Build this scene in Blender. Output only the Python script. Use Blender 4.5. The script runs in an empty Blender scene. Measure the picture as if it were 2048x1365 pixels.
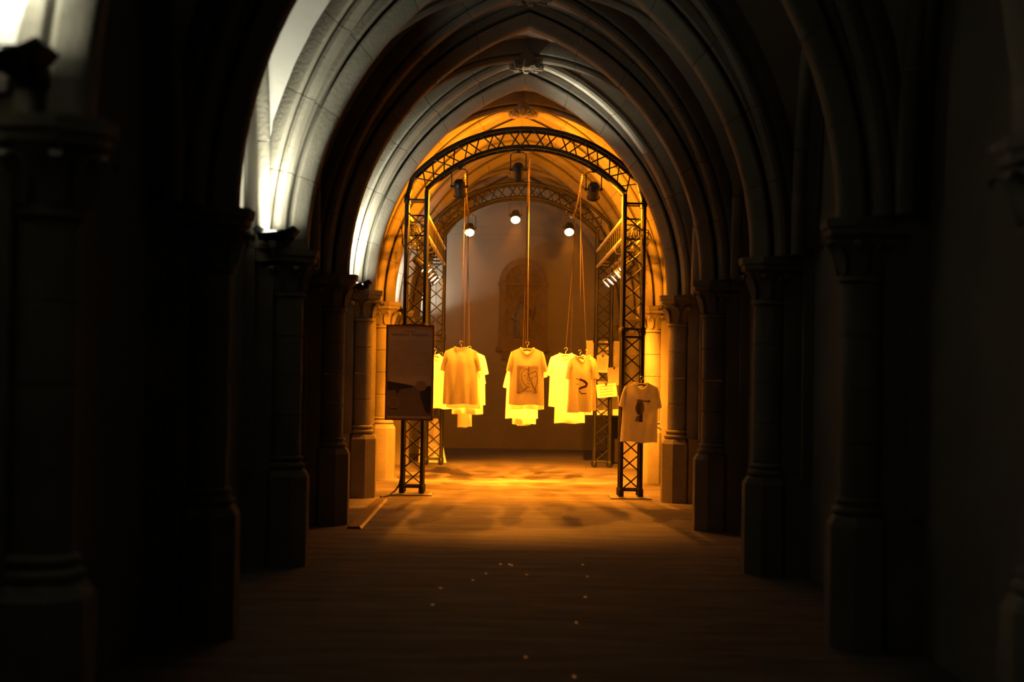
import bpy, math, random
from mathutils import Vector, Matrix, Quaternion
random.seed(7)
S = bpy.context.scene
COL = S.collection
PI = math.pi

# ------------------------------------------------------------------ camera
cd = bpy.data.cameras.new('camera'); cam = bpy.data.objects.new('camera', cd); COL.objects.link(cam)
cd.sensor_width = 36; cd.lens = 50; cd.clip_start = .1; cd.clip_end = 100
cam.matrix_world = Matrix.Translation((-.175, 0, 1.58)) @ Matrix.Rotation(math.radians(-.24), 4, 'Z') @ \
    Matrix.Rotation(PI/2 + math.radians(1.067), 4, 'X') @ Matrix.Rotation(math.radians(.95), 4, 'Z')
cd.dof.use_dof = True; cd.dof.focus_distance = 18.0; cd.dof.aperture_fstop = 1.4
S.camera = cam
# ------------------------------------------------------------------ world, exposure, light levels
w = bpy.data.worlds.new('night'); S.world = w; w.use_nodes = True
w.node_tree.nodes['Background'].inputs[0].default_value = (.5, .45, .4, 1)
w.node_tree.nodes['Background'].inputs[1].default_value = .0006
vs = S.view_settings
vs.view_transform = 'Standard'; vs.look = 'None'; vs.gamma = 1; vs.use_curve_mapping = False; vs.exposure = 0.0
S.cycles.use_denoising = True
S.cycles.volume_bounces = 0
S.cycles.max_bounces = 8; S.cycles.diffuse_bounces = 2
S.cycles.sample_clamp_indirect = 4
AMBER = (1, .275, .013)
WARM = (1, .28, .016)
DEEP = (1, .262, .006)
DAY = (1, .98, .76)
E_FRONT, E_FLOOD, E_REAR, E_RSPILL, E_SIDE, E_UP = 4600, 540, 1750, 8, 230, 17
HAZE = .002

# ------------------------------------------------------------------ mesh helpers
class MB:
    def __init__(s): s.v = []; s.f = []
    def add(s, vs, fs):
        o = len(s.v); s.v += [tuple(p) for p in vs]; s.f += [tuple(i+o for i in f) for f in fs]
    def box(s, c, d, M=None):
        x, y, z = d[0]/2, d[1]/2, d[2]/2
        P = [Vector(p) for p in ((-x,-y,-z),(x,-y,-z),(x,y,-z),(-x,y,-z),(-x,-y,z),(x,-y,z),(x,y,z),(-x,y,z))]
        if M is not None: P = [M @ p for p in P]
        s.add([p+Vector(c) for p in P], [(0,3,2,1),(4,5,6,7),(0,1,5,4),(1,2,6,5),(2,3,7,6),(3,0,4,7)])
    def tube(s, pts, r, n=8, closed=False, caps=True):
        pts = [Vector(p) for p in pts]; m = len(pts); rings = []
        rr = r if isinstance(r, (list, tuple)) else [r]*m
        up = None
        for i, p in enumerate(pts):
            a = pts[(i-1) % m] if (i or closed) else p
            b = pts[(i+1) % m] if (i < m-1 or closed) else p
            t = (b-a).normalized()
            if up is None: up = Vector((0,0,1)) if abs(t.z) < .9 else Vector((0,1,0))
            u = t.cross(up).normalized(); up = u.cross(t).normalized()
            rings.append([p + (u*math.cos(k*2*PI/n) + up*math.sin(k*2*PI/n))*rr[i] for k in range(n)])
        s.loft(rings, closed=closed, caps=caps and not closed)
    def loft(s, rings, closed=False, caps=True, loop=True):
        n = len(rings[0]); m = len(rings); V = [p for r in rings for p in r]; F = []
        for i in range(m if closed else m-1):
            a = i*n; b = ((i+1) % m)*n
            for k in range(n if loop else n-1):
                l = (k+1) % n
                F.append((a+k, a+l, b+l, b+k))
        if caps: F.append(tuple(range(n))[::-1]); F.append(tuple((m-1)*n+k for k in range(n)))
        s.add(V, F)
    def lathe(s, prof, n=24, c=(0,0,0), caps=True, ph=0):
        s.loft([[Vector((c[0]+r*math.cos(ph+k*2*PI/n), c[1]+r*math.sin(ph+k*2*PI/n), c[2]+z)) for k in range(n)] for r, z in prof], caps=caps)
    def prism(s, poly, y0, y1):          # polygon in x,z pushed along y
        s.loft([[Vector((x, y0, z)) for x, z in poly], [Vector((x, y1, z)) for x, z in poly]])
    def mesh(s, name, mat, smooth=None):
        me = bpy.data.meshes.new(name); me.from_pydata(s.v, [], s.f)
        if mat: me.materials.append(mat)
        import bmesh
        bm = bmesh.new(); bm.from_mesh(me); bmesh.ops.recalc_face_normals(bm, faces=bm.faces); bm.to_mesh(me); bm.free()
        if smooth:
            me.polygons.foreach_set('use_smooth', [True]*len(me.polygons)); me.set_sharp_from_angle(angle=math.radians(smooth))
        me.update(); return me

def put(name, me, parent=None, loc=(0,0,0), rot=None, mat4=None):
    o = bpy.data.objects.new(name, me); COL.objects.link(o)
    if parent: o.parent = parent
    if mat4 is not None: o.matrix_local = mat4
    else:
        o.location = loc
        if rot is not None:
            if isinstance(rot, Quaternion): o.rotation_mode = 'QUATERNION'; o.rotation_quaternion = rot
            else: o.rotation_euler = rot
    return o
def build(name, mb, mat, parent=None, smooth=None, **k): return put(name, mb.mesh(name, mat, smooth), parent, **k)
def empty(name, loc=(0,0,0), rot=None, parent=None): return put(name, None, parent, loc, rot)
def tag(o, label, cat, group=None):
    o['label'] = label; o['category'] = cat
    if group: o['group'] = group
    return o
def struct(o, label=None):
    o['kind'] = 'structure'
    if label: o['label'] = label
    return o
def copy_tree(o, parent=None):
    c = o.copy(); COL.objects.link(c)
    if parent: c.parent = parent
    for ch in list(o.children): copy_tree(ch, c)
    return c
def light(name, kind, energy, color, parent, loc, aim=None, **k):
    d = bpy.data.lights.new(name, kind); d.energy = energy; d.color = color
    for a, b in k.items(): setattr(d, a, b)
    o = bpy.data.objects.new(name, d); COL.objects.link(o); o.parent = parent; o.location = loc
    if aim is not None: o.rotation_mode = 'QUATERNION'; o.rotation_quaternion = Vector(aim).to_track_quat('-Z', 'Y')
    return o

# ------------------------------------------------------------------ materials
def new_mat(name):
    m = bpy.data.materials.new(name); m.use_nodes = True
    nt = m.node_tree; return m, nt, nt.nodes['Principled BSDF']
def mat(name, c, rough=.6, metal=0, c2=None, scale=6, bump=0, bscale=40, stretch=(1,1,1), spec=.5):
    m, nt, b = new_mat(name); N = nt.nodes; L = nt.links
    b.inputs['Roughness'].default_value = rough; b.inputs['Metallic'].default_value = metal
    b.inputs['Specular IOR Level'].default_value = spec
    tc = N.new('ShaderNodeTexCoord'); mp = N.new('ShaderNodeMapping'); mp.inputs['Scale'].default_value = stretch
    geo = N.new('ShaderNodeNewGeometry'); L.new(geo.outputs['Position'], mp.inputs[0])
    no = N.new('ShaderNodeTexNoise'); no.inputs['Scale'].default_value = scale; no.inputs['Detail'].default_value = 5
    L.new(mp.outputs[0], no.inputs['Vector'])
    r = N.new('ShaderNodeValToRGB'); r.color_ramp.elements[0].position = .3; r.color_ramp.elements[1].position = .7
    r.color_ramp.elements[0].color = (*c, 1); r.color_ramp.elements[1].color = (*(c2 or tuple(x*1.15 for x in c)), 1)
    L.new(no.outputs['Fac'], r.inputs[0]); L.new(r.outputs[0], b.inputs['Base Color'])
    if bump:
        n2 = N.new('ShaderNodeTexNoise'); n2.inputs['Scale'].default_value = bscale; n2.inputs['Detail'].default_value = 6
        L.new(mp.outputs[0], n2.inputs['Vector'])
        bp = N.new('ShaderNodeBump'); bp.inputs['Strength'].default_value = bump; bp.inputs['Distance'].default_value = .02
        L.new(n2.outputs['Fac'], bp.inputs['Height']); L.new(bp.outputs[0], b.inputs['Normal'])
    return m
def emit(name, c, s):
    m, nt, b = new_mat(name)
    b.inputs['Base Color'].default_value = (.8, .8, .8, 1)
    b.inputs['Emission Color'].default_value = (*c, 1); b.inputs['Emission Strength'].default_value = s
    return m
STONE = mat('sandstone', (.21, .194, .154), .85, c2=(.285, .262, .216), scale=3, bump=.25, bscale=35, spec=.2)
PLAST = mat('vault_plaster', (.46, .44, .41), .9, c2=(.52, .50, .47), scale=2, bump=.12, bscale=25, spec=.1)
WALLM = mat('wall_plaster', (.22, .20, .17), .9, c2=(.27, .245, .21), scale=1.2, bump=.08, bscale=20, spec=.1)
FLOOR = mat('worn_floor_stone', (.11, .095, .075), .8, c2=(.21, .185, .15), scale=3.5, bump=.35, bscale=9, stretch=(.35, 1.6, 1), spec=.12)
BLACK = mat('black_powder_coat', (.012, .012, .012), .45, c2=(.02, .02, .02), spec=.35)
STEEL = mat('bare_steel', (.55, .53, .5), .35, 1)
PLATE = mat('dark_steel_plate', (.10, .09, .08), .6)
GALV = mat('pale_alloy', (.6, .56, .5), .4, .3)
CANM = mat('black_lamp_can', (.02, .02, .02), .4)
CHAINM = mat('pale_chain', (.22, .18, .15), .4, .4)
CORDM = mat('dimmed_cord', (.02, .014, .01), .8, spec=.05)  # darkened copy, so these cords look only faintly lit
CORDB = mat('lit_cord', (.07, .05, .035), .8, spec=.1)  # lighter copy, so the front middle cord looks strongly lit
RELIEF = mat('dark_epitaph_stone', (.10, .06, .04), .7, c2=(.16, .10, .06), scale=6, bump=.4, bscale=18)
RELIEF2 = mat('dark_relief_panel', (.06, .045, .03), .6, c2=(.14, .09, .05), scale=9, bump=.6, bscale=14)
REDW = mat('dark_red_frame', (.10, .012, .008), .5)
PAPERD = mat('poster_paper', (.50, .42, .36), .8, c2=(.54, .46, .40), scale=9)
INK = mat('dark_ink', (.03, .028, .025), .8)
INK2 = mat('grey_ink', (.16, .13, .11), .8)
INK3 = mat('brown_ink', (.30, .20, .14), .8)
INK4 = mat('sepia_ink', (.17, .13, .10), .8)
WHITEB = mat('white_board', (.86, .84, .78), .7, c2=(.9, .88, .83), scale=2)
FOIL = mat('silvery_foil', (.7,.67,.62), .28, .9)
SHEET = mat('paper_sheet', (.88, .86, .80), .8)
GREYB = mat('grey_card', (.48, .44, .38), .8)
RUBBER = mat('black_rubber', (.015, .015, .015), .6)
RAMPM = mat('ribbed_rubber_ramp', (.20, .15, .10), .45)
FIXT = mat('fixture_metal', (.008, .008, .008), .8, c2=(.01, .01, .01), spec=.1)
DARKP = mat('dark_matte', (.03, .027, .024), .9)
LENS_R = emit('lit_amber_lens', (1, .70, .28), 30)
LENS_S = emit('lit_side_lens', (1, .80, .50), 9)
LENS_F = emit('lit_front_lens', (1, .70, .28), 20)
LENS_U = emit('lit_uplight_glass', (1, .95, .75), 3)
def cloth():
    m, nt, b = new_mat('white_cotton'); N = nt.nodes; L = nt.links
    out = N['Material Output']
    no = N.new('ShaderNodeTexNoise'); no.inputs['Scale'].default_value = 300
    b.inputs['Base Color'].default_value = (.70, .68, .62, 1); b.inputs['Roughness'].default_value = .9; b.inputs['Specular IOR Level'].default_value = .1
    bp = N.new('ShaderNodeBump'); bp.inputs['Strength'].default_value = .15; bp.inputs['Distance'].default_value = .002
    L.new(no.outputs['Fac'], bp.inputs['Height']); L.new(bp.outputs[0], b.inputs['Normal'])
    t = N.new('ShaderNodeBsdfTranslucent'); t.inputs[0].default_value = (.75, .70, .58, 1)
    mx = N.new('ShaderNodeMixShader'); mx.inputs[0].default_value = .38
    L.new(b.outputs[0], mx.inputs[1]); L.new(t.outputs[0], mx.inputs[2]); L.new(mx.outputs[0], out.inputs['Surface'])
    return m
CLOTH = cloth()
def print_mat():
    m, nt, b = new_mat('screen_print'); N = nt.nodes; L = nt.links
    a = N.new('ShaderNodeAttribute'); a.attribute_name = 'ink'
    b.inputs['Roughness'].default_value = .9; b.inputs['Specular IOR Level'].default_value = .1
    t = N.new('ShaderNodeBsdfTranslucent'); mx = N.new('ShaderNodeMixShader'); mx.inputs[0].default_value = .5
    L.new(a.outputs['Color'], b.inputs['Base Color']); L.new(a.outputs['Color'], t.inputs[0])
    L.new(b.outputs[0], mx.inputs[1]); L.new(t.outputs[0], mx.inputs[2]); L.new(mx.outputs[0], N['Material Output'].inputs['Surface'])
    return m
PRINT = print_mat()

# ------------------------------------------------------------------ the hall
PY = [5.33 + 2.93*i for i in range(8)]            # pillar rows
A_, R_, Z0, RISE = 1.745, 2.649, 2.47, 2.49       # pointed arch: half span, radius, springing, rise
C_ = R_ - A_
def arc_z(d): return Z0 + math.sqrt(max(R_*R_ - (abs(d)+C_)**2, 0)) if abs(d) <= A_ else Z0
YB = 27.6
mb = MB(); mb.box((0, 15.5, -.06), (9, 27, .12)); struct(build('floor', mb, FLOOR))
for s, nm in ((-1, 'wall_left'), (1, 'wall_right')):
    mb = MB(); mb.box((s*2.32, 15.6, 2.8), (.24, 24.6, 5.6)); struct(build(nm, mb, WALLM))
mb = MB(); mb.box((0, YB+.12, 2.8), (4.9, .24, 5.6)); struct(build('wall_back', mb, WALLM))

# transverse arches, stone by stone
half = [(0,.06),(.012,.09),(.04,.115),(.10,.165),(.120,.165),(.127,.085),(.150,.085),(.156,.175),(.17,.185),(.225,.185),(.24,.165),(.40,.17)]
PROF = [(r, y) for r, y in half] + [(r, -y) for r, y in half[::-1]]
NV = 6
def arch_pt(r, a, y): # a in 0..1 along left limb from springing to apex
    rr = R_ + r; end = math.acos(C_/rr)
    th = PI - a*end
    return Vector((C_ + rr*math.cos(th), y, Z0 + rr*math.sin(th)))
vo = []
for i in range(NV):
    mb = MB(); g = .0007
    a0, a1 = i/NV + g, (i+1)/NV - (g if i < NV-1 else .0005)
    mb.loft([[arch_pt(r, a0+(a1-a0)*k/4, y) for r, y in PROF] for k in range(5)])
    vo.append(mb.mesh('voussoir', STONE, 35))
for Y in PY:
    a = struct(empty('transverse_arch', (0, Y, Z0)))
    for m in vo:
        put('voussoir', m, a, (0, 0, -Z0)); put('voussoir', m, a, (0, 0, -Z0), (0, 0, PI))

# vault: webs, diagonal ribs, wall ribs, bosses
ceil = struct(empty('ceiling', (0, 16, Z0)))
HB = 2.93/2
def round_z(d):                                   # rounder curve of the diagonals, between the pointed arc and an ellipse
    d = min(abs(d)/A_, 1); return .45*(arc_z(d*A_)-Z0) + .55*2.46*math.sqrt(1-d*d)
def web_z(x, y): h = max(round_z(abs(x)/1.94*A_), round_z(abs(y)/1.25*A_)); return Z0 + h + .08 + .15*(h/2.48)**2
nx, ny = 44, 28
mb = MB(); xs = [-2.2 + 4.4*i/nx for i in range(nx+1)]; ys = [-HB + 2*HB*j/ny for j in range(ny+1)]
V = [(x, y, web_z(x, y)-Z0) for y in ys for x in xs] + [(x, y, web_z(x, y)-Z0+.14) for y in ys for x in xs]
K = len(V)//2; F = []
for j in range(ny):
    for i in range(nx):
        q = (j*(nx+1)+i, j*(nx+1)+i+1, (j+1)*(nx+1)+i+1, (j+1)*(nx+1)+i)
        F.append(q); F.append(tuple(k+K for k in q[::-1]))
mb.add(V, F); web = mb.mesh('vault_web', PLAST, 30)
dh = [(0,.03),(.02,.055),(.05,.06),(.075,.045),(.08,.035),(.09,.085),(.11,.095),(.19,.095),(.34,.08)]
DP = [(n, l) for n, l in dh] + [(n, -l) for n, l in dh[::-1]]
def path_loft(mb, fn, t0, t1, prof, k=5, miter=None):
    rings = []
    for q in range(k):
        t = t0+(t1-t0)*q/(k-1); p = fn(t); T = (fn(t+.002)-fn(t-.002)).normalized()
        hv = Vector((T.x, T.y, 0)); hv = hv.normalized() if hv.length > 1e-4 else Vector((1,0,0))
        Lt = Vector((-hv.y, hv.x, 0)); Nn = Lt.cross(T); Nn = Nn if Nn.z > 0 or Nn.dot(hv) < 0 else -Nn
        if Nn.dot(Vector((0,0,1)) - hv) < 0: Nn = -Nn
        rings.append([p + Nn*n + Lt*l for n, l in prof])
    mb.loft(rings)
END = math.acos(C_/R_)
def diag_fn(t):
    th = PI - t*END; d = -(C_ + R_*math.cos(th)); z = round_z(d)
    return Vector((-1.915*d/A_, -1.22*d/A_, z))
def wall_fn(t):
    th = PI - t*END; d = -(C_ + R_*math.cos(th)); z = R_*math.sin(th)
    return Vector((-2.04, -1.10*d/A_, z))
dstones = []
for i in range(NV):
    mb = MB(); path_loft(mb, diag_fn, i/NV+.0007, (i+1)/NV-.0007, DP); dstones.append(mb.mesh('rib_stone', STONE, 35))
wp = [(.055*math.cos(a)-.0, .055*math.sin(a)) for a in [PI*2*k/10 for k in range(10)]]
wst = []
for i in range(4):
    mb = MB(); path_loft(mb, wall_fn, i/4+.002, (i+1)/4-.002, wp, 7); wst.append(mb.mesh('wall_rib_stone', STONE, 40))
mb = MB(); mb.lathe([(.02,-.09),(.08,-.10),(.13,-.075),(.15,-.04),(.14,.0),(.12,.12)], 20)
for k in range(8):
    a = k*PI/4; mb.tube([(.09*math.cos(a), .09*math.sin(a), -.09), (.16*math.cos(a), .16*math.sin(a), -.085), (.19*math.cos(a), .19*math.sin(a), -.03)], [.035, .045, .02], 6)
boss = mb.mesh('boss', STONE, 40)
for i in range(len(PY)-1):
    ym = (PY[i]+PY[i+1])/2 - 16
    put('vault_web', web, ceil, (0, ym, 0))
    put('boss', boss, ceil, (0, ym, 2.50))
    for sx in (1, -1):
        for sy in (1, -1):
            for m in dstones: put('rib_stone', m, ceil, mat4=Matrix.Translation((0, ym, 0)) @ Matrix.Diagonal((sx, sy, 1, 1)))
            for m in wst: put('wall_rib_stone', m, ceil, mat4=Matrix.Translation((0, ym, 0)) @ Matrix.Diagonal((sx, sy, 1, 1)))
put('vault_web', web, ceil, (0, PY[-1]+HB-16, 0)); put('vault_web', web, ceil, (0, PY[0]-HB-16, 0))

# pillars
def octo(ap): return ap/math.cos(PI/8)
mb = MB(); mb.lathe([(octo(.19),0),(octo(.19),.70),(octo(.165),.745),(octo(.15),.76)], 8, ph=PI/8); m_plinth = mb.mesh('plinth', STONE)
mb = MB(); mb.lathe([(.15,.76),(.165,.775),(.165,.795),(.14,.81),(.135,.825),(.15,.84),(.145,.855),(.125,.865)], 28); m_base = mb.mesh('base_moulding', STONE, 40)
mb = MB(); mb.lathe([(.118,0),(.125,.006),(.125,.301),(.118,.307)], 28); m_drum = mb.mesh('drum', STONE, 40)
mb = MB(); mb.lathe([(.125,2.10),(.145,2.11),(.145,2.135),(.128,2.145),(.13,2.20),(.145,2.27),(.185,2.345),(.20,2.36)], 28); m_bell = mb.mesh('capital', STONE, 50)
mb = MB(); mb.lathe([(octo(.19),2.36),(octo(.215),2.375),(octo(.22),2.41),(octo(.235),2.42),(octo(.24),2.47)], 8, ph=PI/8); m_abac = mb.mesh('abacus', STONE)
mb = MB()
for dz, k in ((0, 1), (0, -1)):
    mb.loft([[Vector((.12+o, k*wd*.5*j, z)) for j in (0, 1)] + [Vector((.12+o+.02, k*wd*.5*j, z)) for j in (1, 0)] for o, wd, z in ((.01,.05,2.15),(.02,.09,2.20),(.035,.10,2.26),(.07,.08,2.32),(.105,.05,2.335),(.12,.035,2.315),(.11,.02,2.295))])
m_leaf = mb.mesh('leaf', STONE, 60)
mb = MB(); mb.box((-.22, 0, 1.61), (.26, .30, 1.70)); mb.box((-.24, 0, .38), (.26, .40, .76)); mb.box((-.22, 0, 2.42), (.26, .42, .10))
mb.box((-.27, -.20, 1.61), (.10, .08, 1.70)); mb.box((-.27, .20, 1.61), (.10, .08, 1.70))
m_resp = mb.mesh('respond', STONE)
for Y in PY:
    for s in (-1, 1):
        p = struct(empty('pillar', (s*1.90, Y, 0), (0, 0, 0 if s < 0 else PI)))
        put('plinth', m_plinth, p); put('base_moulding', m_base, p); put('respond', m_resp, p)
        for k in range(4): put('drum', m_drum, p, (0, 0, .865 + k*.3095))
        c = put('capital', m_bell, p); put('abacus', m_abac, p)
        for k in range(8): put('leaf', m_leaf, c, (0, 0, 0), (0, 0, k*PI/4 + PI/8))

# haze of the smoke machine, between the first truss and the end wall
def haze():
    m = bpy.data.materials.new('theatre_haze'); m.use_nodes = True; nt = m.node_tree
    nt.nodes.remove(nt.nodes['Principled BSDF'])
    v = nt.nodes.new('ShaderNodeVolumeScatter'); v.inputs['Density'].default_value = HAZE; v.inputs['Anisotropy'].default_value = .85
    v.inputs['Color'].default_value = (1, .95, .88, 1)
    nt.links.new(v.outputs[0], nt.nodes['Material Output'].inputs['Volume']); return m
mb = MB(); mb.box((0, 22.55, 2.55), (4.3, 9.9, 5.0))
hz = build('haze', mb, haze()); hz['kind'] = 'stuff'

# ------------------------------------------------------------------ wall uplights
mb = MB()
arc = [(.085*math.cos(a)-.0, .075*math.sin(a)) for a in [PI + PI*k/10 for k in range(11)]]
arci = [(x*.88, z*.86) for x, z in arc[::-1]]
mb.loft([[Vector((x, y, z)) for y, z in arc + arci] for x in (-.13, .13)])
m_trough = mb.mesh('trough', FIXT, 40)
mb = MB(); mb.prism([(0,.03),(.03,.0),(-.03,-.07),(-.06,-.09),(-.06,.0)], -.086, .086); m_cap = mb.mesh('end_cap', FIXT)
mb = MB(); mb.box((0, 0, 0), (.255, .115, .006)); m_glass = mb.mesh('lamp_glass', LENS_U)
mb = MB(); mb.box((0, .17, -.04), (.08, .24, .04)); mb.box((0, .29, -.04), (.12, .03, .07)); m_brk = mb.mesh('bracket', FIXT)
ul_lab = ['uplight trough high on the closest left pillar, cut by the photo edge',
          'uplight trough under the big pale arch limb left of the poster',
          'uplight trough on the left pillar just in front of the arched truss',
          'small uplight trough far behind the front left truss leg, under a pale strip of arch',
          'uplight trough in the far left corner beside the end wall']
for i, (Y, lb) in enumerate(zip((4.86, 10.66, 16.50, 22.40, 27.05), ul_lab)):
    u = tag(empty('wall_uplight', (-1.91, Y, (2.64, 2.58, 2.54, 2.47, 2.50)[i])), lb, 'lamp', 'uplights on the left pillars')
    put('trough', m_trough, u); put('end_cap', m_cap, u, (.135, 0, 0)); put('end_cap', m_cap, u, (-.135, 0, 0), (0, 0, PI))
    put('lamp_glass', m_glass, u, (0, 0, -.03)); put('bracket', m_brk, u)
    light('uplight_beam', 'AREA', E_UP*(2.6, .8, 2.1, .8, 1)[i], DAY, u, (0, 0, -.024), (-.10, .16, 1), shape='RECTANGLE', size=.24, size_y=.10, spread=math.radians(75))
    light('uplight_glow', 'AREA', (9, 20, 24, 8, 50)[i], DAY, u, (0, 0, -.022), (-.1, .05, 1), shape='RECTANGLE', size=.24, size_y=.10)

    if i == 2:                                     # extra light added in this trough to brighten the opposite vault cell
        light('added_throw', 'AREA', 22, DAY, u, (.05, 0, .0), (2.75, -.42, 2.35), shape='RECTANGLE', size=.16, size_y=.10, spread=math.radians(34))

# ------------------------------------------------------------------ arched trusses
TR = .025
FX = .04
LEGX = 1.34; HALF = .12
RO, RI, CZ = 1.87, 1.645, 2.655
LEG_IN, LEG_OUT = 3.735, 3.66
AMAX_I = math.asin((LEGX-HALF)/RI); AMAX_O = math.asin((LEGX+HALF-.06)/RO)
def cyl_mesh(name, a, b, r, m, n=7):
    q = MB(); q.tube([a, b], r, n); return q.mesh(name, m, 40)
P_ = .211; NB = 17
m_diag = cyl_mesh('brace', (-HALF, 0, 0), (HALF, 0, P_), .009, BLACK, 5)
m_hor = cyl_mesh('crossbar', (-HALF, 0, 0), (HALF, 0, 0), .014, BLACK, 6)
m_ci = cyl_mesh('chord', (0, 0, .02), (0, 0, LEG_IN), TR, BLACK, 10)
m_co = cyl_mesh('chord', (0, 0, .02), (0, 0, LEG_OUT), TR, BLACK, 10)
q = MB(); q.box((0, 0, .006), (.50, .50, .012)); m_bp = q.mesh('base_plate', PLATE)
q = MB(); q.lathe([(.03,0),(.036,.01),(.036,.09),(.03,.10)], 10); m_coup = q.mesh('coupler', BLACK, 40)
def arch_p(r, t, y): return Vector((r*math.sin(t), y, CZ + r*math.cos(t)))
def arched_truss(Y, label):
    root = tag(empty('arched_truss', (FX, Y, 0)), label, 'truss', 'arched trusses carrying the lamps')
    for s in (-1, 1):
        leg = empty('leg', (s*LEGX, 0, 0), (0, 0, 0 if s > 0 else PI), root)
        for y in (-HALF, HALF):
            put('chord', m_ci, leg, (-HALF, y, 0)); put('chord', m_co, leg, (HALF, y, 0))
            for z in (.1, 1.98, 2.08, 3.62): put('crossbar', m_hor, leg, (0, y, z))
            for z in (2.0, 0.02): 
                put('coupler', m_coup, leg, (-HALF, y, z)); put('coupler', m_coup, leg, (HALF, y, z))
            put('coupler', m_coup, leg, (HALF, y, 3.58))
            for k in range(NB):
                z = .1 + k*P_ - (.0 if z else 0)
                if z + P_ > 3.63: break
                fl = (k % 2 == 0) ^ (y > 0)
                put('brace', m_diag, leg, mat4=Matrix.Translation((0, y, z)) @ Matrix.Diagonal((1 if fl else -1, 1, 1, 1)))
        for x in (-HALF, HALF):
            for k in range(NB):
                z = .1 + k*P_
                if z + P_ > 3.6: break
                put('brace', m_diag, leg, mat4=Matrix.Translation((x, 0, z)) @ Matrix.Rotation(PI/2, 4, 'Z') @ Matrix.Diagonal((1 if k % 2 else -1, 1, 1, 1)))
        put('base_plate', m_bp, root, (s*LEGX, 0, 0))
    for y in (-HALF, HALF):
        o = MB(); o.tube([(-LEGX-HALF, y, LEG_OUT)] + [arch_p(RO, -AMAX_O+2*AMAX_O*k/40, y) for k in range(41)] + [(LEGX+HALF, y, LEG_OUT)], TR, 10); build('arch_chord', o, BLACK, root, 40)
        o = MB(); o.tube([arch_p(RI, -AMAX_I+2*AMAX_I*k/40, y) for k in range(41)], TR, 10); build('arch_chord', o, BLACK, root, 40)
    n = 19
    for y in (-HALF, HALF):
        for k in range(n):
            t0 = -AMAX_O + 2*AMAX_O*k/n; t1 = -AMAX_O + 2*AMAX_O*(k+1)/n
            a, b = (RO, RI) if ((k % 2 == 0) ^ (y > 0)) else (RI, RO)
            o = MB(); o.tube([arch_p(a, t0, y), arch_p(b, t1, y)], .009, 5); build('brace', o, BLACK, root, 40)
    for r in (RO, RI):
        for k in range(0, n+1):
            t0 = -AMAX_O + 2*AMAX_O*k/n
            o = MB(); o.tube([arch_p(r, t0, -HALF), arch_p(r, t0, HALF)], .009, 5); build('crossbar', o, BLACK, root, 40)
    return root
YF, YR = 17.55, 22.75
arched_truss(YF, 'black arched box truss standing in front, poster on its left leg')
arched_truss(YR, 'arched box truss standing behind the hanging shirts, glowing lamps under it')

# ladder trusses along both sides
def ladder(s, label):
    x = FX + s*LEGX
    root = tag(empty('ladder_truss', (x, (YF+YR)/2, 3.33)), label, 'truss', 'ladder trusses joining the two arches')
    L0, L1 = YF+HALF+.03-(YF+YR)/2, YR-HALF-.03-(YF+YR)/2
    for xx in (-HALF, HALF):
        for z in (-.125, .125):
            o = MB(); o.tube([(xx, L0, z), (xx, L1, z)], TR, 10); build('rail', o, GALV, root, 40)
    rm = cyl_mesh('rung', (0, 0, -.125), (0, 0, .125), .009, BLACK, 6)
    n = 14
    for k in range(n+1):
        for xx in (-HALF, HALF): put('rung', rm, root, (xx, L0+(L1-L0)*k/n, 0))
    hm = cyl_mesh('cross_tie', (-HALF, 0, 0), (HALF, 0, 0), .012, BLACK, 6)
    for k in range(0, n+1, 2):
        for z in (-.125, .125): put('cross_tie', hm, root, (0, L0+(L1-L0)*k/n, z))
ladder(-1, 'ladder truss with pale rails running back along the left side')
ladder(1, 'ladder truss with pale rails running back along the right side')

# ------------------------------------------------------------------ stage lamps
q = MB(); q.lathe([(.025,.085),(.05,.08),(.062,.065),(.066,.02),(.072,.02),(.075,-.11),(.082,-.115),(.082,-.13),(.074,-.13),(.07,-.115),(.066,-.10)], 20, caps=False)
q.lathe([(.001,.084),(.025,.085)], 20, caps=False)
for k in range(6):
    a = k*PI/3; q.box((.064*math.cos(a), .064*math.sin(a), .04), (.012, .012, .05), Matrix.Rotation(a, 3, 'Z'))
m_can = q.mesh('lamp_can', CANM, 40)
def lens_mesh(m, dome=.03):
    q = MB(); q.lathe([(.001,-.116-dome),(.03,-.116-dome*.88),(.055,-.114-dome*.6),(.070,-.112)], 20, caps=False); return q.mesh('lens', m, 60)
m_lr, m_ls, m_lf = lens_mesh(LENS_R, .05), lens_mesh(LENS_S, .002), lens_mesh(LENS_F, .01)
q = MB(); q.tube([(-.095,0,-.26),(-.095,0,-.07),(-.06,0,-.045),(.06,0,-.045),(.095,0,-.07),(.095,0,-.26)], .007, 6)
q.tube([(-.11,0,-.26),(-.075,0,-.26)], .018, 8); q.tube([(.11,0,-.26),(.075,0,-.26)], .018, 8); m_yoke = q.mesh('yoke', CANM, 40)
q = MB(); q.tube([(.036*math.cos(a), 0, .036*math.sin(a)) for a in [-.9*PI + 1.8*PI*k/10 for k in range(11)]], .009, 6); q.box((0,0,-.042), (.03,.03,.025)); q.box((.05,0,0), (.03,.02,.02)); m_clamp = q.mesh('clamp', CANM, 40)
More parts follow.
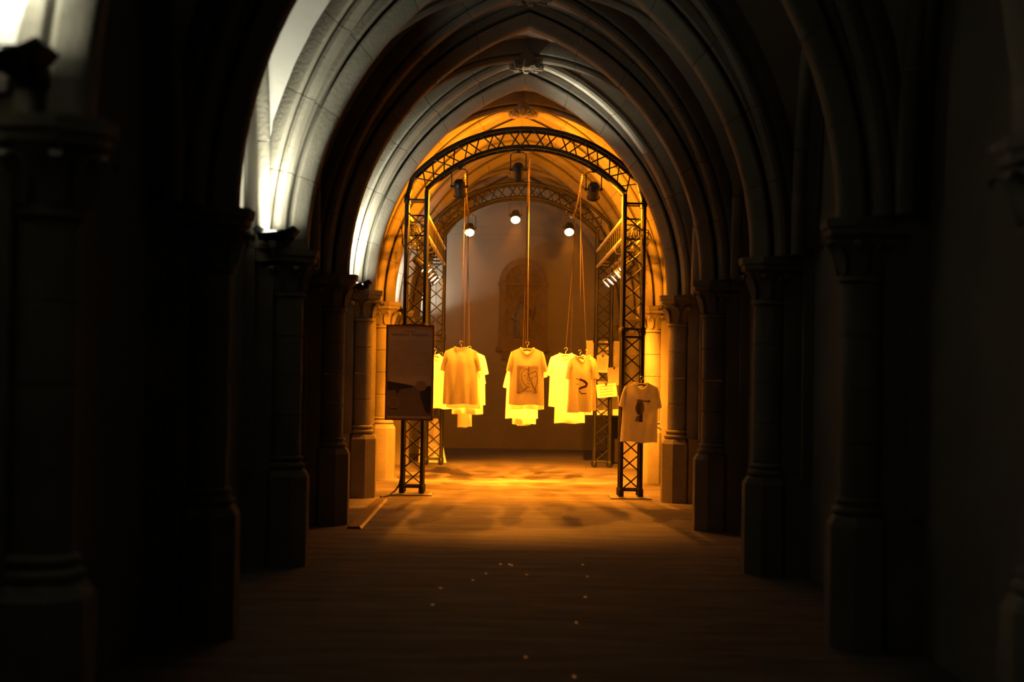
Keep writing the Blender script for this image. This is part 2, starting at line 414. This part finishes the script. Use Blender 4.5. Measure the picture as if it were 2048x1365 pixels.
def stage_lamp(loc, aim, lens, label, group, energy, color, size, blend=.9, rad=.05, spill=0, lat=0):
    d = Vector(aim) - (Vector(loc) - Vector((0,0,.26))); az = math.atan2(-d.x, d.y)
    root = tag(empty('stage_lamp', loc, (0, 0, az)), label, 'lamp', group)
    put('clamp', m_clamp, root); put('yoke', m_yoke, root)
    dl = Vector((0, math.hypot(d.x, d.y), d.z)).normalized()
    rot = dl.to_track_quat('-Z', 'Y')
    c = put('lamp_can', m_can, root, (0, 0, -.26), rot); put('lens', lens, c)
    light('lamp_light', 'SPOT', energy, color, root, Vector((0,0,-.26)) + dl*.19, dl, spot_size=math.radians(size), spot_blend=blend, shadow_soft_size=rad)
    if spill: light('lamp_spill', 'SPOT', spill, DEEP, root, Vector((0,0,-.26)) + dl*.19, dl*.8+Vector((lat,.6,0)), spot_size=math.radians(174), spot_blend=.25, shadow_soft_size=rad)
    return root
fx = [(-.78, 4.13), (-.06, 4.30), (.87, 4.13)]
names = ['left', 'middle', 'right']
for i, ((x, z), lb) in enumerate(zip(fx, ('dark lamp can seen from behind, first from the left under the front arch', 'dark lamp can seen from behind at the crown of the front arch', 'dark lamp can seen from behind, last on the right under the front arch'))):
    xl = x - FX; zi = CZ + math.sqrt(RI**2 - xl**2)
    stage_lamp((x, YF-.12, zi-.03), ((x*.75, 20.7, .0) if i < 2 else (1.0, 21.2, .3)), m_lf, lb, 'lamps under the front arch', E_FRONT, AMBER, 44, .5, spill=E_FLOOD*(1.2, .15, 1.2)[i], lat=(-.22, 0, .22)[i])
for i, (x, lb) in enumerate(((-.784, 'glowing amber lamp under the rear arch, above the shirt seen from the back'), (-.057, 'glowing amber lamp at the crown of the rear arch'), (.80, 'glowing amber lamp under the rear arch, to the right of the long cord'))):
    xl = x - FX; zi = CZ + math.sqrt(RI**2 - xl**2)
    stage_lamp((x, YR-.12, zi-.03), (x*.9, 18.3, .15), m_lr, lb, 'lamps under the rear arch', E_REAR, WARM, 42, .35, spill=E_RSPILL)
ys = [18.2, 18.9, 19.6, 20.3, 21.0]
ordl = ['first behind the front leg', 'second behind the front leg', 'third behind the front leg', 'fourth behind the front leg', 'fifth and deepest']
for s, nm in ((-1, 'left'), (1, 'right')):
    for k, y in enumerate(ys):
        stage_lamp((FX+s*(LEGX+.0), y, 3.33-.15), (-s*.25, y-.32+.1*((k*7) % 3-1), 1.1+.1*((k*5) % 3)), m_ls, f'small lit lamp can under the {nm} ladder truss, {ordl[k]}', f'lamps under the {nm} ladder truss', E_SIDE, DEEP, 112, 1.0, .04)

# cables tied on the trusses
for s, nm in ((-1, 'left'), (1, 'right')):
    mb = MB(); pts = []
    for k in range(90):
        a = k*.42; r = .11 + .03*math.sin(k*1.3); pts.append((FX+s*(LEGX+.02+.11*math.sin(k*.05)) + r*math.cos(a)*.9, YF+.22+.004*k, 3.28 + r*math.sin(a)*1.2 - .0015*k))
    mb.tube(pts, .008, 5); tag(build('cable', mb, RUBBER, None, 40), f'coil of black cable tied at the front end of the {nm} ladder truss', 'cable', 'coiled cables on the trusses')
mb = MB(); mb.tube([(-1.42, 17.45, .30), (-1.45, 17.42, .12), (-1.50, 17.36, .05), (-1.56, 17.2, .012), (-1.62, 17.0, .012), (-1.63, 16.9, .02)], .012, 6)
tag(build('cable', mb, RUBBER, None, 40), 'black cable running from the front left truss foot to the floor ramp', 'cable')

# ------------------------------------------------------------------ chains
def chain_pt(x0, x1, t):
    z0 = 4.20; y = YF + (YR-YF)*t
    return Vector((x0+(x1-x0)*t, y, 0))
CH = {'left': (-.72, -.762, 4.06, 4.08), 'middle': (.085, .107, 4.26, 4.24), 'right': (.745, .79, 4.08, 4.09)}
def chain_at(nm, y):
    x0, x1, z0, z1 = CH[nm]; t = (y-YF)/(YR-YF)
    return Vector((x0+(x1-x0)*t, y, z0+(z1-z0)*t - .30*4*t*(1-t)))
for nm in CH:
    mb = MB(); n = 110; prev = None
    for k in range(n):
        y = YF + (YR-YF)*(k+.5)/n; p = chain_at(nm, y); tdir = (chain_at(nm, y+.01)-chain_at(nm, y-.01)).normalized()
        sd = Vector((1,0,0)) if k % 2 else Vector((0,0,1))
        mb.tube([p + tdir*.032*math.cos(a) + sd*.010*math.sin(a) for a in [2*PI*j/8 for j in range(8)]], .003, 5, closed=True)
    tag(build('chain', mb, CHAINM, None, 60), {'left': 'thin chain slung between the arches, above the shirt showing its back', 'middle': 'thin chain slung between the arches, beside the crown lamps', 'right': 'thin chain slung between the arches, above the shirt with the spiral print'}[nm], 'chain', 'chains the shirts hang from')

# ------------------------------------------------------------------ shirts
LEN = .72
def sh_w(v): return .205 + .02*(1-v)
def sh_top(x, front):
    ax = abs(x)
    if ax < .085: return -(.085 if front else .018)*(1-(ax/.085)**2)
    return -.052*((ax-.085)/.12)**1.1
def sh_y(x, v, front, ph, amp):
    ww = sh_w(v)+.002; e = max(1-(x/ww)**2, 0)
    d = .058*e**.5*(1-max(0, (v-.72)/.28)**1.5)
    if abs(x) < .085: d = max(d, .035*(1-(x/.085)**2)**.5)
    fold = amp*(1-v)**.8*e**.4*(math.sin(x*26+ph+v*2) + .5*math.sin(x*47+2*ph-v*3))
    return (-d if front else d) + fold
def shirt_meshes(ph, amp):
    mb = MB(); nu, nv = 26, 22
    for fr in (True, False):
        rows = []
        for j in range(nv+1):
            v = j/nv; r = []
            for i in range(nu+1):
                x = sh_w(v)*math.sin((i/nu*2-1)*PI/2)
                z = -LEN + v*(LEN + sh_top(x, fr)) + .006*math.sin(x*20+ph)*(1-v)
                r.append(Vector((x, sh_y(x, v, fr, ph, amp), z)))
            rows.append(r)
        mb.loft(rows, caps=False, loop=False)
    body = mb.mesh('body', CLOTH, 60)
    sl = []
    for s in (-1, 1):
        mb = MB(); rings = []
        for k in range(7):
            t = k/6
            o = Vector((.197+.066*t**.7, 0, -.045-.245*t)); i = Vector((.160+.030*t, 0, -.20-.115*t)); c = (o+i)/2; h = (o-i)/2
            th = .03+.012*math.sin(t*3+ph)
            rings.append([Vector(((c.x+h.x*math.cos(a))*s, th*math.sin(a)+.012*t*math.sin(ph*3+a*2), c.z+h.z*math.cos(a))) for a in [2*PI*q/14 for q in range(14)]])
        mb.loft(rings, caps=False); sl.append(mb.mesh('sleeve', CLOTH, 60))
    mb = MB()
    ring = [Vector((.085*math.cos(a), (-.036 if math.sin(a) < 0 else .036)*abs(math.sin(a)), sh_top(.085*math.cos(a), math.sin(a) < 0)+.002)) for a in [2*PI*k/28 for k in range(28)]]
    mb.tube(ring, .008, 6, closed=True); col = mb.mesh('collar', CLOTH, 60)
    return body, sl, col
VAR = [shirt_meshes(ph, a) for ph, a in ((.4, .008), (2.1, .045), (4.0, .014))]
q = MB(); q.tube([(-.175,0,-.075),(-.09,0,-.045),(0,0,-.022),(.09,0,-.045),(.175,0,-.075)], [.006,.008,.009,.008,.006], 7); m_bar = q.mesh('shoulder_bar', CANM, 60)
q = MB(); q.tube([(0,0,-.02),(0,0,.035)] + [(.022*math.sin(a), 0, .057-.022*math.cos(a)) for a in [PI*1.45*k/9 for k in range(10)]], .0035, 6); m_hook = q.mesh('hook', STEEL, 60)
def seg_d(p, a, b):
    ax, ay = a; bx, by = b; dx, dy = bx-ax, by-ay; t = max(0, min(1, ((p[0]-ax)*dx+(p[1]-ay)*dy)/(dx*dx+dy*dy)))
    return math.hypot(p[0]-ax-t*dx, p[1]-ay-t*dy)
def poly_d(p, P): return min(seg_d(p, P[i], P[i+1]) for i in range(len(P)-1))
def print_mesh(var, x0, x1, z0, z1, fn, nx=54, nz=66):
    ph, amp = ((.4, .008), (2.1, .045), (4.0, .014))[var]
    V, F, cols, keep = [], [], [], {}
    for j in range(nz+1):
        for i in range(nx+1):
            x = x0+(x1-x0)*i/nx; z = z0+(z1-z0)*j/nz
            v = (z+LEN)/(LEN+sh_top(x, True)); V.append((x, sh_y(x, v, True, ph, amp)-.004, z))
    for j in range(nz):
        for i in range(nx):
            c = fn((i+.5)/nx, (j+.5)/nz)
            if c is None: continue
            F.append((j*(nx+1)+i, j*(nx+1)+i+1, (j+1)*(nx+1)+i+1, (j+1)*(nx+1)+i)); cols.append(c)
    me = bpy.data.meshes.new('print'); me.from_pydata(V, [], F); me.materials.append(PRINT)
    at = me.color_attributes.new('ink', 'FLOAT_COLOR', 'CORNER'); k = 0
    for p, c in zip(me.polygons, cols):
        for li in p.loop_indices: at.data[li].color = (*c, 1)
    me.polygons.foreach_set('use_smooth', [True]*len(me.polygons))
    return me
def lerp(a, b, t): return tuple(x+(y-x)*t for x, y in zip(a, b))
def face_print(u, v):
    base, dark, mid = (.74,.68,.58), (.20,.16,.12), (.46,.40,.32)
    # ragged foot of the sheet
    foot = .03 + .08*max(0, math.sin((u-.1)*5.2))**2 + (.05 if .55 < u < .70 else 0)
    if v < foot: return None
    c = base
    c = lerp(c, mid, min(1, max(0, (.30-u)*3.5 + .25*math.sin(v*7))))
    e = ((u-.40)/.28)**2 + ((v-.60)/.36)**2
    if e > 1 and u < .45: c = lerp(c, mid, .7)
    if v > .86: c = lerp(c, mid, .65)
    curves = [([(.20,.70),(.24,.50),(.34,.36),(.46,.27),(.58,.25)], .022), ([(.22,.72),(.32,.84),(.48,.88),(.62,.80)], .016),
              ([(.55,.96),(.52,.72),(.56,.62),(.66,.44),(.78,.24),(.86,.12)], .030), ([(.52,.68),(.70,.76),(.88,.82),(.96,.62),(.95,.40),(.86,.22),(.90,.10)], .020),
              ([(.66,.56),(.72,.60),(.70,.50)], .016), ([(.82,.62),(.90,.64)], .018), ([(.48,.62),(.50,.50),(.56,.46)], .012), ([(.50,.38),(.58,.36)], .018), ([(.68,.36),(.74,.38)], .014),
              ([(.30,.64),(.40,.66)], .014), ([(.02,.06),(.20,.04),(.34,.14),(.48,.22)], .026), ([(.40,.10),(.56,.09),(.66,.10)], .024), ([(.76,.10),(.84,.05),(.94,.08)], .022)]
    for P, wd in curves:
        d = poly_d((u, v), P)
        wd *= 1.25
        if d < wd: c = lerp(dark, c, (d/wd)**1.5)
    return c
def spiral_print(u, v):
    dark = (.05, .03, .025)
    A = [([(.42,.86),(.62,.78),(.78,.62),(.70,.48),(.45,.34)], .055), ([(.05,.90),(.30,.84),(.50,.80)], .02), ([(.0,.60),(.18,.58),(.30,.62)], .018), ([(.45,.22),(.55,.08),(.74,.06)], .022)]
    for P, wd in A:
        if poly_d((u, v), P) < wd: return dark
    return None
def figure_print(u, v):
    base, dark = (.40,.36,.31), (.10,.08,.07)
    if abs(v-.93) < .05+.02*math.sin(u*7) and u > .15: return lerp(base, dark, .5)
    if ((u-.36)/.30)**2 + ((v-.62)/.30)**2 < 1: return lerp(dark, base, min(1, abs(u-.28)*2.2))
    if .30 < u < .62 and .02 < v < .5 and abs(u-.44) < .10+.1*(.3-v if v < .3 else 0): return dark
    if u < .40 and .03 < v < .30 and u > .04+.5*v: return lerp(base, dark, .35)
    if .15 < u < .3 and v > .7: return lerp(base, dark, .6)
    return None
pr_face = print_mesh(0, -.125, .145, -.585, -.225, face_print)
pr_spir = print_mesh(1, -.13, .09, -.50, -.27, spiral_print, 40, 40)
pr_fig = print_mesh(2, -.08, .11, -.48, -.20, figure_print, 40, 50)
def shirt(x, y, ztop, rz, var, label, group, pr=None, cord=None, tilt=0, cx=None):
    s = tag(empty('t_shirt', (x, y, ztop), (0, tilt, rz)), label, 't-shirt', group)
    body, sl, colr = VAR[var]
    put('body', body, s); put('sleeve', sl[0], s); put('sleeve', sl[1], s); put('collar', colr, s)
    if pr: put('print', pr, s)
    return s
def hanger(x, y, ztop, rz, tilt, of):
    h = tag(empty('clothes_hanger', (x, y, ztop), (0, tilt, rz)), f'dark clothes hanger with steel hook inside the {of}', 'hanger', 'hangers of the shirts')
    put('shoulder_bar', m_bar, h); put('hook', m_hook, h)
def cord(nm, x, y, ztop, of):
    c = chain_at(nm, y); top = Vector((c.x, y, c.z-.015)); bot = Vector((x, y, ztop+.075))
    onchain = abs(x-c.x) < .15
    top = Vector((c.x, y, c.z-.015)) if onchain else Vector((x, y, 3.455))
    mb = MB(); mb.tube([bot, bot*.5+top*.5, top], .0045 if of == 'shirt with the square face print' else .003, 6)
    mb.tube([top + Vector((.02*math.cos(a), 0, .015+.02*math.sin(a))) for a in [2*PI*k/8 for k in range(8)]], .003, 5, closed=True)
    tag(build('cord', mb, CORDB if of == 'shirt with the square face print' else CORDM, None, 40), f'thin cord from the {"chain" if onchain else "cross wire"} down to the {of}', 'cord', 'cords holding the shirts')
for y, nm in ((19.2, 'the one closer to the front arch'), (20.25, 'the one farther back')):
    mb = MB(); mb.tube([(FX-LEGX+.1, y, 3.47), (FX, y, 3.47), (FX+LEGX-.1, y, 3.47)], .001, 4); tag(build('cross_wire', mb, BLACK, None), f'thin black wire stretched between the ladder trusses, {nm}', 'wire', 'cross wires between the ladder trusses')
rowg = {'left': 'shirts hanging in the left row', 'middle': 'shirts hanging in the middle row', 'right': 'shirts hanging in the right row'}
SH = [ # row, x, y, top, rz, variant, label, short, print
 ('middle', .095, 18.0, 1.83, 0, 0, 'white t-shirt with a square grey face print, front of the middle row', 'shirt with the square face print', pr_face),
 ('middle', .115, 18.7, 1.755, .08, 1, 'bright t-shirt directly behind the one with the face print', 'second shirt of the middle row', None),
 ('middle', .055, 19.5, 1.60, -.12, 2, 'bright t-shirt third in the middle row, its left sleeve peeking out', 'third shirt of the middle row', None),
 ('middle', .10, 20.2, 1.50, .75, 0, 'bright t-shirt fourth in the middle row, turned, hem hanging low', 'fourth shirt of the middle row', None),
 ('middle', .09, 20.9, 1.46, 1.35, 1, 'bright t-shirt deepest in the middle row, seen almost edge-on', 'deepest shirt of the middle row', None),
 ('left', -.74, 18.0, 1.825, PI+.18, 1, 'white t-shirt seen from the back with shadowed folds, front of the left row', 'shirt showing its back', None),
 ('left', -.72, 18.6, 1.76, -.2, 0, 'bright t-shirt directly behind the one showing its back', 'second shirt of the left row', None),
 ('left', -.665, 19.2, 1.78, .1, 2, 'bright t-shirt third in the left row, right shoulder and sleeve showing', 'third shirt of the left row', None),
 ('left', -.70, 19.9, 1.64, -.25, 1, 'bright t-shirt fourth in the left row, low hem', 'fourth shirt of the left row', None),
 ('left', -.755, 20.6, 1.43, 1.2, 0, 'bright t-shirt deepest in the left row, narrow and lowest of all', 'deepest shirt of the left row', None),
 ('left', -1.13, 19.2, 1.74, .9, 2, 'bright t-shirt half hidden by the poster edge, closer of the two there', 'closer shirt beside the poster', None),
 ('left', -1.09, 20.25, 1.70, -.7, 1, 'bright t-shirt between the poster edge and the shirt showing its back', 'shirt between poster and left row', None),
 ('right', .875, 18.56, 1.755, -1.0, 2, 'white t-shirt turned sideways in front of the white board', 'sideways shirt before the white board', None),
 ('right', .775, 18.2, 1.745, .80, 1, 'white t-shirt with a black spiral print, turned partly away', 'shirt with the spiral print', pr_spir),
 ('right', .635, 19.2, 1.78, -.15, 0, 'bright t-shirt left of the one with the spiral print', 'bright shirt left of the spiral print', None),
 ('right', .735, 20.0, 1.53, .25, 2, 'bright t-shirt hanging lowest in the right row', 'lowest shirt of the right row', None),
]
for row, x, y, zt, rz, var, lb, short, pr in SH:
    shirt(x, y, zt, rz, var, lb, rowg[row], pr); hanger(x, y, zt, rz, 0, short); cord(row, x, y, zt, short)
shirt(1.475, 17.26, 1.42, .06, 2, 'dim t-shirt with a dark figure print hung on the front right truss leg', 'shirts hung on trusses', pr_fig, tilt=.03)
hanger(1.475, 17.26, 1.42, .06, .03, 'shirt on the front right truss leg')

# ------------------------------------------------------------------ poster on the front left leg
ps = tag(empty('poster', (-1.345, 17.36, .915), (0, 0, 0)), 'tall framed text poster with a photo at its foot on the front left truss leg', 'poster')
W, H = .585, 1.165
mb = MB(); mb.box((0, .02, H/2), (W-.01, .02, H-.01)); build('panel', mb, PAPERD, ps)
for nm, c, d in (('frame_bar', (0,.01,H-.008), (W,.04,.016)), ('frame_bar', (0,.01,.008), (W,.04,.016)), ('frame_bar', (-W/2+.008,.01,H/2), (.016,.04,H-.034)), ('frame_bar', (W/2-.008,.01,H/2), (.016,.04,H-.034))):
    mb = MB(); mb.box(c, d); build(nm, mb, REDW, ps)
def text(name, body, size, parent, loc, m, width=None, rot=(PI/2, 0, 0), align='CENTER', sx=1):
    c = bpy.data.curves.new(name, 'FONT'); c.body = body; c.size = size; c.align_x = align; c.extrude = .0004; c.resolution_u = 2
    tmp = bpy.data.objects.new(name, c); COL.objects.link(tmp)
    me = bpy.data.meshes.new_from_object(tmp.evaluated_get(bpy.context.evaluated_depsgraph_get()))
    bpy.data.objects.remove(tmp); me.materials.clear(); me.materials.append(m)
    o = put(name, me, parent, loc, rot); o.scale = (sx, 1, 1); return o
text('headline', 'Ausstellung', .030, ps, (0, .0085, H-.086), INK2)
text('title', 'Lebenskunst  Therapeuten', .052, ps, (0, .0085, H-.135), INK, sx=.80)
def words(parent, x0, x1, z, h, m, y=.0085, name='text_line', seed=0):
    rnd = random.Random(seed); mb = MB(); x = x0
    while x < x1-.01:
        wl = min(rnd.uniform(.02, .06)*h/.010, x1-x); cx = x
        while cx < x+wl-h*.3:                       # letters
            lw = h*rnd.uniform(.35, .6); lh = h*rnd.choice((.62, .62, .62, 1.0))
            mb.box((cx+lw/2, y, z+lh/2), (lw*.72, .0008, lh)); cx += lw
        x += wl + h*.5
    build(name, mb, m, parent)
for k in range(24): words(ps, -W/2+.05, W/2-(.05 if k % 6 != 5 else .25), H-.20-.019*k, .0075, INK3, seed=k)
mb = MB()
def flat(poly, m, y=.0085, name='printed_picture'):
    q = MB(); q.prism(poly, y, y+.001); return build(name, q, m, ps)
flat([(-.265,.05),(.265,.05),(.265,.42),(-.265,.42)], INK4, .0096)
flat([(-.268,.475),(.04,.425),(.045,.40),(-.12,.375),(-.13,.33),(-.16,.32),(-.165,.37),(-.268,.36)], INK)
flat([(.10,.38),(.13,.37),(.135,.28),(.20,.11),(.26,.08),(.265,.42),(.22,.42),(.18,.36)], INK)
flat([(-.19+.068*math.cos(a), .215+.068*math.sin(a)) for a in [2*PI*k/28 for k in range(28)]], INK3, .0080)
flat([(-.19+.056*math.cos(a), .215+.056*math.sin(a)) for a in [2*PI*k/28 for k in range(28)]], INK4, .0074)
flat([(.14+.07*math.cos(a), .42+.06*math.sin(a)) for a in [2*PI*k/28 for k in range(28)]], INK3, .0078)
flat([(-.23,.13),(-.15,.13),(-.14,.145),(-.24,.145)], INK, .0078)
for sx in (-1, 1):
    mb = MB(); mb.box((sx*.10, .045, H-.05), (.02, .03, .03)); build('mount', mb, CANM, ps)

# white board and paper sheets on the rear right leg
wb = tag(empty('notice_board', (1.42, YR+.20, .835)), 'tall white board fixed behind the rear right truss leg', 'board')
mb = MB(); mb.box((0, .012, .60), (.60, .02, 1.20)); build('panel', mb, WHITEB, wb)
for z in (.28, .55, .86): 
    mb = MB(); mb.box((0, -.005, z), (.27, .012, .05)); build('batten', mb, WHITEB, wb)
def sheet(name, x, y, z, wd, h, rx, ry, m, label, lines):
    s = tag(empty(name, (x, y, z), (rx, ry, 0)), label, 'sign', 'paper signs at the rear right truss leg')
    mb = MB(); n = 6
    fr = [[Vector((-wd/2+wd*i/n, .010*math.sin(i/n*PI), sz)) for i in range(n+1)] for sz in (-h/2, h/2)]
    bk = [[p+Vector((0,.002,0)) for p in r] for r in fr]
    mb.loft([fr[0], fr[1], bk[1], bk[0]], closed=True, loop=False, caps=False); build('paper', mb, m, s)
    for k in range(lines):
        words(s, -wd*.34, wd*.34, h*.30 - k*(h*.62/max(lines-1, 1)), h*.055 if lines < 6 else h*.02, INK3, y=-.002, seed=50+k)
    mb = MB(); mb.box((0, .008, h/2-.01), (.03, .02, .03)); build('clip', mb, CANM, s)
sheet('paper_sign', 1.360, YR-HALF-.045, 1.66, .19, .27, 0, .05, SHEET, 'bright upright paper sheet, highest at the rear right truss leg', 9)
sheet('paper_sign', 1.555, YR-HALF-.07, 1.465, .215, .285, .05, -.06, GREYB, 'grey blank paper sheet to the right of the bright ones', 0)
sheet('paper_sign', 1.432, YR-HALF-.10, 1.24, .32, .215, 0, -.11, SHEET, 'tilted wide paper sheet with four printed lines, lowest of the signs', 4)

# leaning panel, and a box standing in for a dark panel
lp = tag(empty('leaning_panel', (-1.32, 23.35, 0)), 'pale board leaning at a slant behind the rear left truss foot', 'board')
mb = MB(); mb.prism([(-.26,.0),(.20,.0),(.05,.72),(-.22,.72)], 0, .02); build('panel', mb, WHITEB, lp); mb = MB(); mb.tube([(-.1, .02, .6), (-.1, .25, .0)], .01, 6); build('strut', mb, CANM, lp)
fc = tag(empty('dark_panel_stand_in', (1.74, 24.0, 0)), 'dark box standing in for a dark panel below the white board by the rear right truss', 'case')
mb = MB(); mb.box((0, 0, .38), (.36, .5, .72)); build('body', mb, DARKP, fc); mb = MB(); mb.box((0, 0, .755), (.38, .52, .03)); build('lid', mb, DARKP, fc)
for sx in (-1, 1):
    for sy in (-1, 1): mb = MB(); mb.tube([(sx*.13-.01, sy*.2, .02), (sx*.13+.01, sy*.2, .02)], .02, 8); build('wheel', mb, RUBBER, fc)

# ------------------------------------------------------------------ epitaph on the end wall
ep = tag(empty('wall_epitaph', (.14, YB-.08, 1.74)), 'dark arched stone epitaph with a relief on the end wall', 'monument')
def arched(wd, h, n=14):  # outline: rectangle with a round head
    r = wd/2; return [(-r, 0), (r, 0)] + [(r*math.cos(PI*k/n), h-r + r*math.sin(PI*k/n)) for k in range(n+1)]
def ring_mesh(wo, ho, wi, hi, zi, y0, y1):
    a = arched(wo, ho); b = [(x, z+zi) for x, z in arched(wi, hi)]
    q = MB(); q.loft([[Vector((x,y0,z)) for x,z in a], [Vector((x,y0,z)) for x,z in b], [Vector((x,y1,z)) for x,z in b], [Vector((x,y1,z)) for x,z in a]], closed=True, caps=False); return q
o = ring_mesh(.92, 1.74, .66, 1.44, .18, -.06, .08); o.v = [(x, y, z+.22) for x, y, z in o.v]; build('stone_frame', o, RELIEF, ep)
mb = MB(); mb.prism([(x, z+.40) for x, z in arched(.67, 1.45)], .0, .05); build('back_panel', mb, RELIEF2, ep)
mb = MB(); mb.box((0, -.03, .19), (1.02, .22, .07)); mb.box((0, -.01, .08), (.80, .14, .16)); build('ledge', mb, RELIEF, ep)
mb = MB(); mb.box((0, -.05, 1.45), (.98, .10, .05)); build('cornice', mb, RELIEF, ep)
mb = MB()
mb.tube([(-.02,0,.44),(-.02,-.02,.65),(-.01,-.03,.90),(.0,-.03,1.02),(.0,-.02,1.08)], [.16,.15,.13,.09,.05], 10); mb.lathe([(.01,-.08),(.06,-.06),(.075,0),(.06,.06),(.01,.085)], 12, (.0,-.03,1.16))
mb.tube([(-.12,-.03,.95),(-.18,-.08,.80),(-.08,-.12,.74)], [.05,.045,.035], 8); mb.tube([(.11,-.03,.95),(.19,-.07,.82),(.22,-.10,1.0)], [.05,.045,.035], 8)
build('relief_figure', mb, RELIEF2, ep, 50)

# ------------------------------------------------------------------ floor: cable ramp and paper scraps
rp = tag(empty('cable_ramp', (-1.61, 15.25, 0)), 'ribbed rubber cable ramp on the floor leading to the left truss foot', 'cable ramp')
L_ = 3.0
mb = MB(); mb.prism([(-.075,0),(.075,0),(.055,.016),(-.055,.016)], -L_/2, L_/2); build('body', mb, RAMPM, rp)
mr = MB(); mr.prism([(-.007,.0),(.007,.0),(.004,.014),(-.004,.014)], -L_/2-.004, L_/2); mrm = mr.mesh('ridge', RAMPM)
for k in range(5): put('ridge', mrm, rp, (-.046+.023*k, 0, .014))
sc = [(-.12,11.42),(-.19,11.41),(-.10,11.36),(-.3,10.88),(-.39,10.54),(-.61,10.14),(.01,10.86),(.47,10.81),(.47,11.46),(-.63,9.43),(.29,8.85),(.40,9.84),(.2,7.3),(-.04,7.77)]
where = ['in the little cluster straight before the shirts, first', 'in the little cluster straight before the shirts, second', 'in the little cluster straight before the shirts, third', 'just left of the little cluster', 'second left of the little cluster', 'third left of the little cluster', 'just right of the cluster, nearer the camera', 'right of the middle, brighter', 'right of the middle, deeper in', 'leftmost on the dark floor', 'alone on the dark floor right of the middle', 'between the two on the right of the floor', 'closest to the camera, at the lower photo edge', 'dim one near the camera, middle of the floor']
for i, ((x, y), wr) in enumerate(zip(sc, where)):
    mb = MB(); r = random.Random(i); a = r.random()*3
    P = [(.014*r.uniform(.6,1.1)*math.cos(a+k*1.2566), .02*r.uniform(.6,1.1)*math.sin(a+k*1.2566)) for k in range(5)]
    mb.loft([[Vector((p[0], p[1], .0)) for k, p in enumerate(P)], [Vector((p[0], p[1], .002+.0006*(k % 2))) for k, p in enumerate(P)]])
    o = build('foil_scrap', mb, FOIL, None, loc=(x, y, .003), rot=(math.radians(5.2), 0, 0)); tag(o, f'tiny glinting scrap on the floor, {wr}', 'scrap', 'glinting scraps on the floor')
